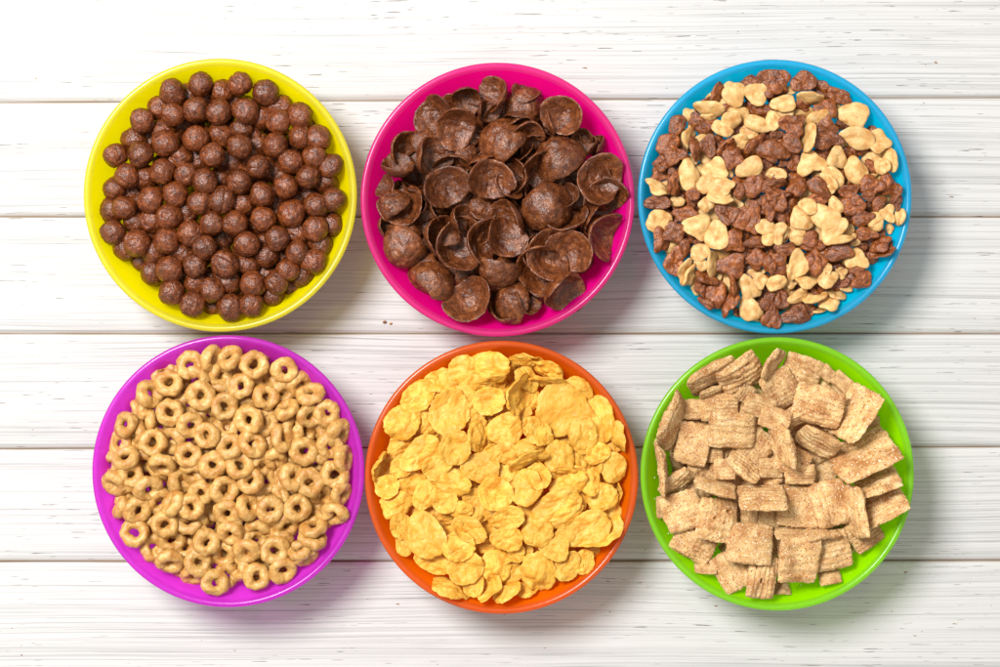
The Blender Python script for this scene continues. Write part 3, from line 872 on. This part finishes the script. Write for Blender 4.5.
U = PX / ZM     # one catalogue unit in metres
SIZE = {}


def flip(rng):
    return np.diag([1.0, -1.0, -1.0]) if rng.random() < 0.5 else np.eye(3)


def fill_spots(n, rmax, rng, gap):
    pts = []
    for _ in range(n * 30):
        a, r = rng.uniform(0, 6.283), rmax * math.sqrt(rng.random())
        p = (r * math.cos(a), r * math.sin(a))
        if all((p[0] - q[0]) ** 2 + (p[1] - q[1]) ** 2 > gap * gap for q in pts):
            pts.append(p)
            if len(pts) >= n:
                break
    return pts


def spots(rmax, rng, gap, top=2.4):
    """three loose courses of pieces under the ones that show"""
    return [(q, c) for c, k in ((4.4, 0.93), (3.4, 0.97), (top, 1.0)) for q in fill_spots(240, rmax * k, rng, gap)]


ALL = []

# cocoa balls
rng = random.Random(11)
meshes = [(ball_mesh(s), s) for s in range(1, 13)]
meshes = [(m, verts_of(m)) for m, _ in meshes]
p = Pile('yellow', 0.0015, 0.0040, 0.0062, 88)


def rand_rot(rng):
    return rot_z(rng.uniform(0, 6.28)) @ rot_axis(math.cos(a := rng.uniform(0, 6.28)), math.sin(a), rng.uniform(0, 6.28)) @ rot_z(rng.uniform(0, 6.28))


for q, fl in spots(0.055, rng, 0.0088, 1.9):
    me, v = rng.choice(meshes)
    p.put(v, me, rand_rot(rng), [0.0128] * 3, xy=q, layer=fl)
for q in sorted(rows(BALLS), key=lambda q: -float(q[2][0])):
    me, v = rng.choice(meshes)
    d = 0.01315 * rng.uniform(0.92, 1.08)
    p.put(v, me, rand_rot(rng), [d] * 3, q[0], q[1], layer=float(q[2][0]), info=dict(d=d))
ALL.append(('ball', 'yellow', place(p, 'chocolate_ball')))

# oat rings
rng = random.Random(12)
meshes = [ring_mesh(s) for s in range(21, 33)]
meshes = [(m, verts_of(m)) for m in meshes]
broken = ring_mesh(35, 0.52)
broken = (broken, verts_of(broken))
p = Pile('purple', 0.0010, 0.0040, 0.0048, 90, 0.9)
for q, fl in spots(0.055, rng, 0.0086, 1.7):
    me, v = rng.choice(meshes)
    p.put(v, me, lean(rng.uniform(0, 360), rng.uniform(0, 60)) @ rot_z(rng.uniform(0, 6.28)), [0.0140] * 3, xy=q, layer=fl)
for q in sorted(rows(RINGS), key=lambda q: -float(q[2][2].rstrip('h'))):
    half = q[2][2].endswith('h')
    me, v = broken if half else rng.choice(meshes)
    d = 0.0143 * rng.uniform(0.94, 1.06)
    tilt, az = float(q[2][0]), float(q[2][1])
    M = lean(az, tilt) @ rot_z(math.radians(-25) if half else rng.uniform(0, 6.28))
    p.put(v, me, M, [d] * 3, q[0], q[1], layer=float(q[2][2].rstrip('h')), info=dict(tilt=tilt, half=half))
ALL.append(('ring', 'purple', place(p, 'cereal_ring')))

# chocolate shells
rng = random.Random(13)
meshes = [shell_mesh(s) for s in range(41, 55)]
meshes = [(m, verts_of(m)) for m in meshes]
p = Pile('pink', 0.0020, 0.0035, 0.0052, 95, 1.2)
for q, fl in spots(0.049, rng, 0.0100):
    me, v = rng.choice(meshes)
    d = 0.0195
    M = lean(rng.uniform(0, 360), rng.uniform(0, 50)) @ rot_z(rng.uniform(0, 6.28)) @ flip(rng)
    p.put(v, me, M, [d] * 3, xy=q, layer=fl)
for q in sorted(rows(SHELLS), key=lambda q: -float(q[2][4])):
    me, v = rng.choice(meshes)
    d = float(q[2][0]) * U * 1.0
    up = q[2][1] == 'c'
    tilt, az = float(q[2][2]), float(q[2][3])
    M = lean(az, tilt) @ rot_z(rng.uniform(0, 6.28)) @ (np.eye(3) if up else np.diag([1.0, -1.0, -1.0]))
    k = d * 1.02
    p.put(v, me, M, [d, d, k], q[0], q[1], layer=float(q[2][4]), info=dict(d=d, up=up, tilt=tilt))
ALL.append(('shell', 'pink', place(p, 'chocolate_shell')))

# tan and brown puffs
rng = random.Random(14)
tan = [puff_mesh(s, M_TAN, False) for s in range(61, 79)]
tan = [(m, verts_of(m)) for m in tan]
brown = [puff_mesh(s, M_BROWN, True) for s in range(81, 99)]
brown = [(m, verts_of(m)) for m in brown]
p = Pile('blue', 0.0010, 0.0040, 0.0038, 95, 1.5)
for q, fl in spots(0.056, rng, 0.0070, 1.9):
    t = rng.random() < 0.4
    me, v = rng.choice(tan if t else brown)
    M = lean(rng.uniform(0, 360), rng.uniform(0, 35)) @ rot_z(rng.uniform(0, 6.28))
    p.put(v, me, M, [0.0148] * 3, xy=q, layer=fl, info=dict(t=t, w=0.0118, edge=0))
for q in sorted(rows(PUFFS), key=lambda q: -float(q[2][4])):
    w, h, rot = (float(c) for c in q[2][:3])
    t = q[2][3] == 't'
    me, v = rng.choice(tan if t else brown)
    lx, ly = unproject(q[0], q[1], RIM)
    M, sx, sy, ang = oblong(w * 1.15, h * 1.15, rot, lx - p.cx, ly - p.cy, rng, 0.85, 0.58, 10)
    k = min(max(sx, sy) * U, 0.0135)
    p.put(v, me, M @ flip(rng), [sx * U, sy * U, k * 0.9], q[0], q[1], layer=float(q[2][4]), info=dict(t=t, w=w * U, edge=ang))
ALL.append(('puff', 'blue', place(p, 'cereal_puff')))

# cornflakes
rng = random.Random(15)
meshes = [flake_mesh(s) for s in range(101, 117)]
meshes = [(m, verts_of(m)) for m in meshes]
p = Pile('orange', 0.0, 0.0050, 0.0036, 92, 1.4)
for q, fl in spots(0.050, rng, 0.0098):
    me, v = rng.choice(meshes)
    M = lean(rng.uniform(0, 360), rng.uniform(0, 30)) @ rot_z(rng.uniform(0, 6.28)) @ flip(rng)
    p.put(v, me, M, [0.0165] * 3, xy=q, layer=fl, info=dict(w=0.015, edge=0))
for q in sorted(rows(FLAKES), key=lambda q: -float(q[2][3])):
    w, h, rot = (float(c) for c in q[2][:3])
    me, v = rng.choice(meshes)
    lx, ly = unproject(q[0], q[1], RIM)
    M, sx, sy, ang = oblong(w * 1.10, h * 1.10, rot, lx - p.cx, ly - p.cy, rng, 0.82, 0.60, 8)
    k = min(max(sx, sy) * U, 0.021)
    p.put(v, me, M @ flip(rng), [sx * U, sy * U, k], q[0], q[1], layer=float(q[2][3]), info=dict(w=w * U, edge=ang))
ALL.append(('flake', 'orange', place(p, 'cornflake')))

# cinnamon squares
rng = random.Random(16)
meshes = [square_mesh(s) for s in range(121, 133)]
meshes = [(m, verts_of(m)) for m in meshes]
p = Pile('green', 0.0, 0.0060, 0.0058, 97, 1.6)
for q, fl in spots(0.045, rng, 0.0125):
    me, v = rng.choice(meshes)
    M = lean(rng.uniform(0, 360), rng.uniform(0, 35)) @ rot_z(rng.uniform(0, 6.28)) @ flip(rng)
    p.put(v, me, M, [0.0210] * 3, xy=q, layer=fl, info=dict(w=0.020, edge=0))
for q in sorted(rows(SQUARES), key=lambda q: -float(q[2][3])):
    w, h, rot = (float(c) for c in q[2][:3])
    me, v = rng.choice(meshes)
    lx, ly = unproject(q[0], q[1], RIM)
    M, sx, sy, ang = oblong(w * 0.95, h * 0.95, rot, lx - p.cx, ly - p.cy, rng, 0.90, 0.66, 10)
    k = min(max(sx, sy) * U, 0.022)
    p.put(v, me, M @ flip(rng), [sx * U, sy * U, k], q[0], q[1], layer=float(q[2][3]), info=dict(w=w * U, edge=ang))
ALL.append(('square', 'green', place(p, 'cinnamon_square')))

# ------------------------------------------------------------------ labels
GROUP = {'ball': 'cocoa balls in the yellow bowl', 'ring': 'oat rings in the purple bowl', 'shell': 'chocolate shells in the pink bowl',
         'puff': 'tan and brown puffs in the blue bowl', 'flake': 'cornflakes in the orange bowl', 'square': 'cinnamon squares in the green bowl'}
CAT = {'ball': 'cereal ball', 'ring': 'cereal ring', 'shell': 'chocolate flake', 'puff': 'cereal puff', 'flake': 'cornflake', 'square': 'cereal square'}


def look(kind, it):
    f = it['info']
    if kind == 'ball':
        s = '' if 'd' not in f else 'large ' if f['d'] > 0.0137 else 'small ' if f['d'] < 0.0126 else ''
        return s + 'cocoa ball'
    if kind == 'ring':
        if f.get('half'):
            return 'broken half oat ring'
        t = f.get('tilt', 30)
        return 'flat oat ring' if t < 18 else 'tilted oat ring' if t < 52 else 'oat ring on edge'
    if kind == 'shell':
        if 'up' not in f:
            return 'dark chocolate shell'
        s = 'large' if f['d'] > 0.021 else 'small' if f['d'] < 0.0145 else 'middling'
        return f"{s} chocolate shell cupped {'up' if f['up'] else 'down'}" if f['tilt'] < 50 else f'{s} chocolate shell on edge'
    if kind == 'puff':
        s = 'big' if f['w'] > 0.0128 else 'small' if f['w'] < 0.0088 else ''
        return ' '.join(x for x in (s, 'tan' if f['t'] else 'brown', 'puff', 'on edge' if f['edge'] > 40 else '') if x)
    s = {'flake': (0.0175, 0.0115), 'square': (0.021, 0.0125)}[kind]
    n = {'flake': 'golden cornflake', 'square': 'cinnamon square'}[kind]
    w = 'large' if f['w'] > s[0] else 'small' if f['w'] < s[1] else ''
    return ' '.join(x for x in (w, n, 'on edge' if f['edge'] > 40 else '') if x)


seen = {}
for kind, col, objs in ALL:
    px, py = bowl_pos[col]
    for o, it in sorted(objs, key=lambda t: -t[1]['z']):
        r = math.hypot(it['x'], it['y']) / R_RIM
        ang = math.degrees(math.atan2(it['x'], it['y'])) % 360
        mins = int(round(ang / 360 * 144)) % 144 * 5
        hh, mm = mins // 60, mins % 60
        clock = f'{hh if hh else 12}:{mm:02d}'
        band = 'at centre of' if r < 0.12 else 'just off centre in' if r < 0.28 else 'midway out in' if r < 0.47 else 'well out in' if r < 0.64 else 'near rim of'
        cover = 'on top' if it['vis'] > 0.72 else 'half covered' if it['vis'] > 0.3 else 'mostly buried'
        key = (look(kind, it), band, col, clock)
        n = seen.get(key, 0)
        seen[key] = n + 1
        if n:
            cover = ('lying beneath', 'deepest down', 'lowest of all')[min(n - 1, 2)]
        o['label'] = f"{look(kind, it)}, {cover}, {band} {col} bowl, {clock} o'clock"
        o['category'] = CAT[kind]
        o['group'] = GROUP[kind]

# ------------------------------------------------------------------ sugar fallen off the squares
rng = random.Random(5)
V, F = [], []
gx, gy = bowl_pos['green']
for _ in range(150):
    a = rng.uniform(0, 6.283)
    r = 0.046 + 0.017 * rng.random() ** 1.3
    z = float(WZ[int(r / 0.0005)]) + 0.00015
    s = rng.uniform(0.00010, 0.00030)
    c = Vector((gx + r * math.cos(a), gy + r * math.sin(a), z))
    R = Matrix.Rotation(rng.uniform(0, 6), 3, 'Z') @ Matrix.Rotation(rng.uniform(0, 6), 3, 'X')
    b0 = len(V)
    for dx in (-1, 1):
        for dy in (-1, 1):
            for dz in (-1, 1):
                V.append(c + R @ Vector((dx * s, dy * s * 0.8, dz * s * 0.7)))
    for f in ((0, 1, 3, 2), (4, 6, 7, 5), (0, 4, 5, 1), (2, 3, 7, 6), (0, 2, 6, 4), (1, 5, 7, 3)):
        F.append(tuple(b0 + i for i in f))
ms, nt, b = new_mat('sugar_grains')
tcs = N(nt, 'ShaderNodeTexCoord')
nt.links.new(ramp(nt, noise(nt, tcs.outputs['Object'], 700, 1), [(0.4, (0.85, 0.72, 0.5)), (0.6, (0.95, 0.92, 0.85))]), b.inputs['Base Color'])
b.inputs['Roughness'].default_value = 0.3
o = link('sugar_crumbs', mesh_from('sugar_crumbs', V, F, ms, False))
o['kind'] = 'stuff'
o['label'] = 'fine sugar grains fallen on the green bowl\'s inner wall'
o['category'] = 'crumbs'

# ------------------------------------------------------------------ two small lumps added for brown chips in the boards' paint
for (cx_, cy_, w_, mt, lab, sd) in ((384.5, 322.0, 0.0020, M_SHELL, 'tiny dark paint chip on the white boards below the pink bowl', 41),
                                    (390.5, 323.2, 0.0016, M_TAN, 'tiny light brown paint chip beside the dark chip below the pink bowl', 63)):
    bm = bmesh.new()
    bmesh.ops.create_icosphere(bm, subdivisions=3, radius=0.5)
    V = np.array([v.co[:] for v in bm.verts])
    F = [[v.index for v in f.verts] for f in bm.faces]
    bm.free()
    V = V * (1 + 0.45 * vnoise(V * 3.1, sd) + 0.2 * vnoise(V * 8, sd + 1))[:, None] * np.array([1.0, 0.55, 0.5])
    o = link('paint_chip', mesh_from('paint_chip', V * w_, F, mt))
    xx, yy = unproject(cx_, cy_, 0.0)
    o.location = (xx, yy, w_ * 0.16)
    o.rotation_euler = (0, 0, 0.35)
    o['label'] = lab
    o['category'] = 'crumb'
    o['group'] = 'paint chips on the table'

# ------------------------------------------------------------------ table
seams = [(-360, -360), (-245, -245), (-130, -131), (-14, -15), (102.5, 97.5), (217, 217), (334, 334), (449, 447), (562, 561), (677, 677), (792, 792), (906, 906), (1020, 1020)]
V, F, PL, ED = [], [], [], []
NXS = 60
X0, X1 = -300, 1300
for k in range(len(seams) - 1):
    tone = random.random()
    dz = random.uniform(-0.0003, 0.0003)
    # cross-section: joint, rounded shoulder, flat top, softer lower shoulder
    prof = [(0.0, -0.0150, 1), (0.0, -0.0010, 1), (0.0002, -0.0005, 0.8), (0.0007, -0.0001, 0.05), (0.0026, 0.0, 0)]
    prof2 = [(0.0034, 0.0, 0), (0.0024, -0.0002, 0.0), (0.0012, -0.0009, 0.10), (0.0003, -0.0015, 0.8), (0.0, -0.0019, 1), (0.0, -0.0150, 1)]
    base = len(V)
    m = len(prof) + 6 + len(prof2)
    for i in range(NXS + 1):
        px = X0 + (X1 - X0) * i / NXS
        ya = seams[k][0] + (seams[k][1] - seams[k][0]) * px / 1000
        yb = seams[k + 1][0] + (seams[k + 1][1] - seams[k + 1][0]) * px / 1000
        wob = 0.00018 * math.sin(px * 0.013 + k * 2) + 0.0001 * math.sin(px * 0.041 + k)
        x, t = unproject(px, ya, 0.0)
        _, bt = unproject(px, yb, 0.0)
        t -= 0.00002 + wob * 0.25
        bt += 0.00002 + wob * 0.25
        sec = [(t - d, z, e) for d, z, e in prof]
        lo, hi = bt + 0.0034, t - 0.0026
        sec += [(hi + (lo - hi) * (j + 1) / 7, 0.0, 0) for j in range(6)]
        sec += [(bt + d, z, e) for d, z, e in prof2]
        for y, z, e in sec:
            V.append((x, y, z + dz - 0.0004))
            PL.append(tone)
            ED.append(e)
    for i in range(NXS):
        for j in range(m - 1):
            a, c = base + i * m + j, base + (i + 1) * m + j
            F.append((a, a + 1, c + 1, c))
me = mesh_from('tabletop', V, F, table_mat())
for nm, dat in (('plank', PL), ('edge', ED)):
    at = me.attributes.new(nm, 'FLOAT', 'POINT')
    at.data.foreach_set('value', dat)
o = link('tabletop', me)
o['kind'] = 'structure'
o['label'] = 'white painted wooden table of weathered horizontal planks'
# dark underside that closes the joints
ub, nt, b = new_mat('underside_wood')
tcu = N(nt, 'ShaderNodeTexCoord')
nt.links.new(ramp(nt, noise(nt, tcu.outputs['Object'], 60, 3), [(0.3, (0.10, 0.06, 0.035)), (0.7, (0.2, 0.13, 0.08))]), b.inputs['Base Color'])
b.inputs['Roughness'].default_value = 0.8
x0, y0 = unproject(-300, 1020, 0)
x1, y1 = unproject(1300, -360, 0)
z0, z1 = -0.022, -0.0148
V = [(x, y, z) for z in (z0, z1) for x, y in ((x0, y0), (x1, y0), (x1, y1), (x0, y1))]
F = [(3, 2, 1, 0), (4, 5, 6, 7), (0, 1, 5, 4), (1, 2, 6, 5), (2, 3, 7, 6), (3, 0, 4, 7)]
o = link('table_underside', mesh_from('table_underside', V, F, ub, False))
o['kind'] = 'structure'
o['label'] = 'dark wooden backing under the plank joints'

# ------------------------------------------------------------------ light, world, camera
def area(name, loc, target, size, power, color):
    l = bpy.data.lights.new(name, 'AREA')
    l.shape = 'DISK'
    l.size = size
    l.energy = power
    l.color = color
    ob = bpy.data.objects.new(name, l)
    C.objects.link(ob)
    ob.location = loc
    d = Vector(target) - Vector(loc)
    ob.rotation_euler = d.to_track_quat('-Z', 'Y').to_euler()
    return ob


area('window_softbox', (-0.60, 0.52, 1.38), (0.0, 0.0, 0), 0.56, 33.0, (1.0, 0.99, 0.975))

sc = bpy.context.scene
w = bpy.data.worlds.new('World')
sc.world = w
w.use_nodes = True
bg = w.node_tree.nodes['Background']
bg.inputs['Color'].default_value = (1.0, 0.95, 0.89, 1)
bg.inputs['Strength'].default_value = 0.55

cam = bpy.data.cameras.new('camera')
cam.sensor_width = 36
cam.lens = 36 * CAMD / (1000 * PX)
cam.clip_start = 0.01
cam.clip_end = 50
co = bpy.data.objects.new('camera', cam)
C.objects.link(co)
co.location = (0, 0, ZC)
sc.camera = co
sc.view_settings.view_transform = 'Standard'
sc.view_settings.look = 'None'
sc.view_settings.exposure = 0.30
sc.view_settings.gamma = 1.0
sc.cycles.max_bounces = 18
sc.cycles.diffuse_bounces = 16
sc.cycles.transmission_bounces = 12
sc.cycles.transparent_max_bounces = 24
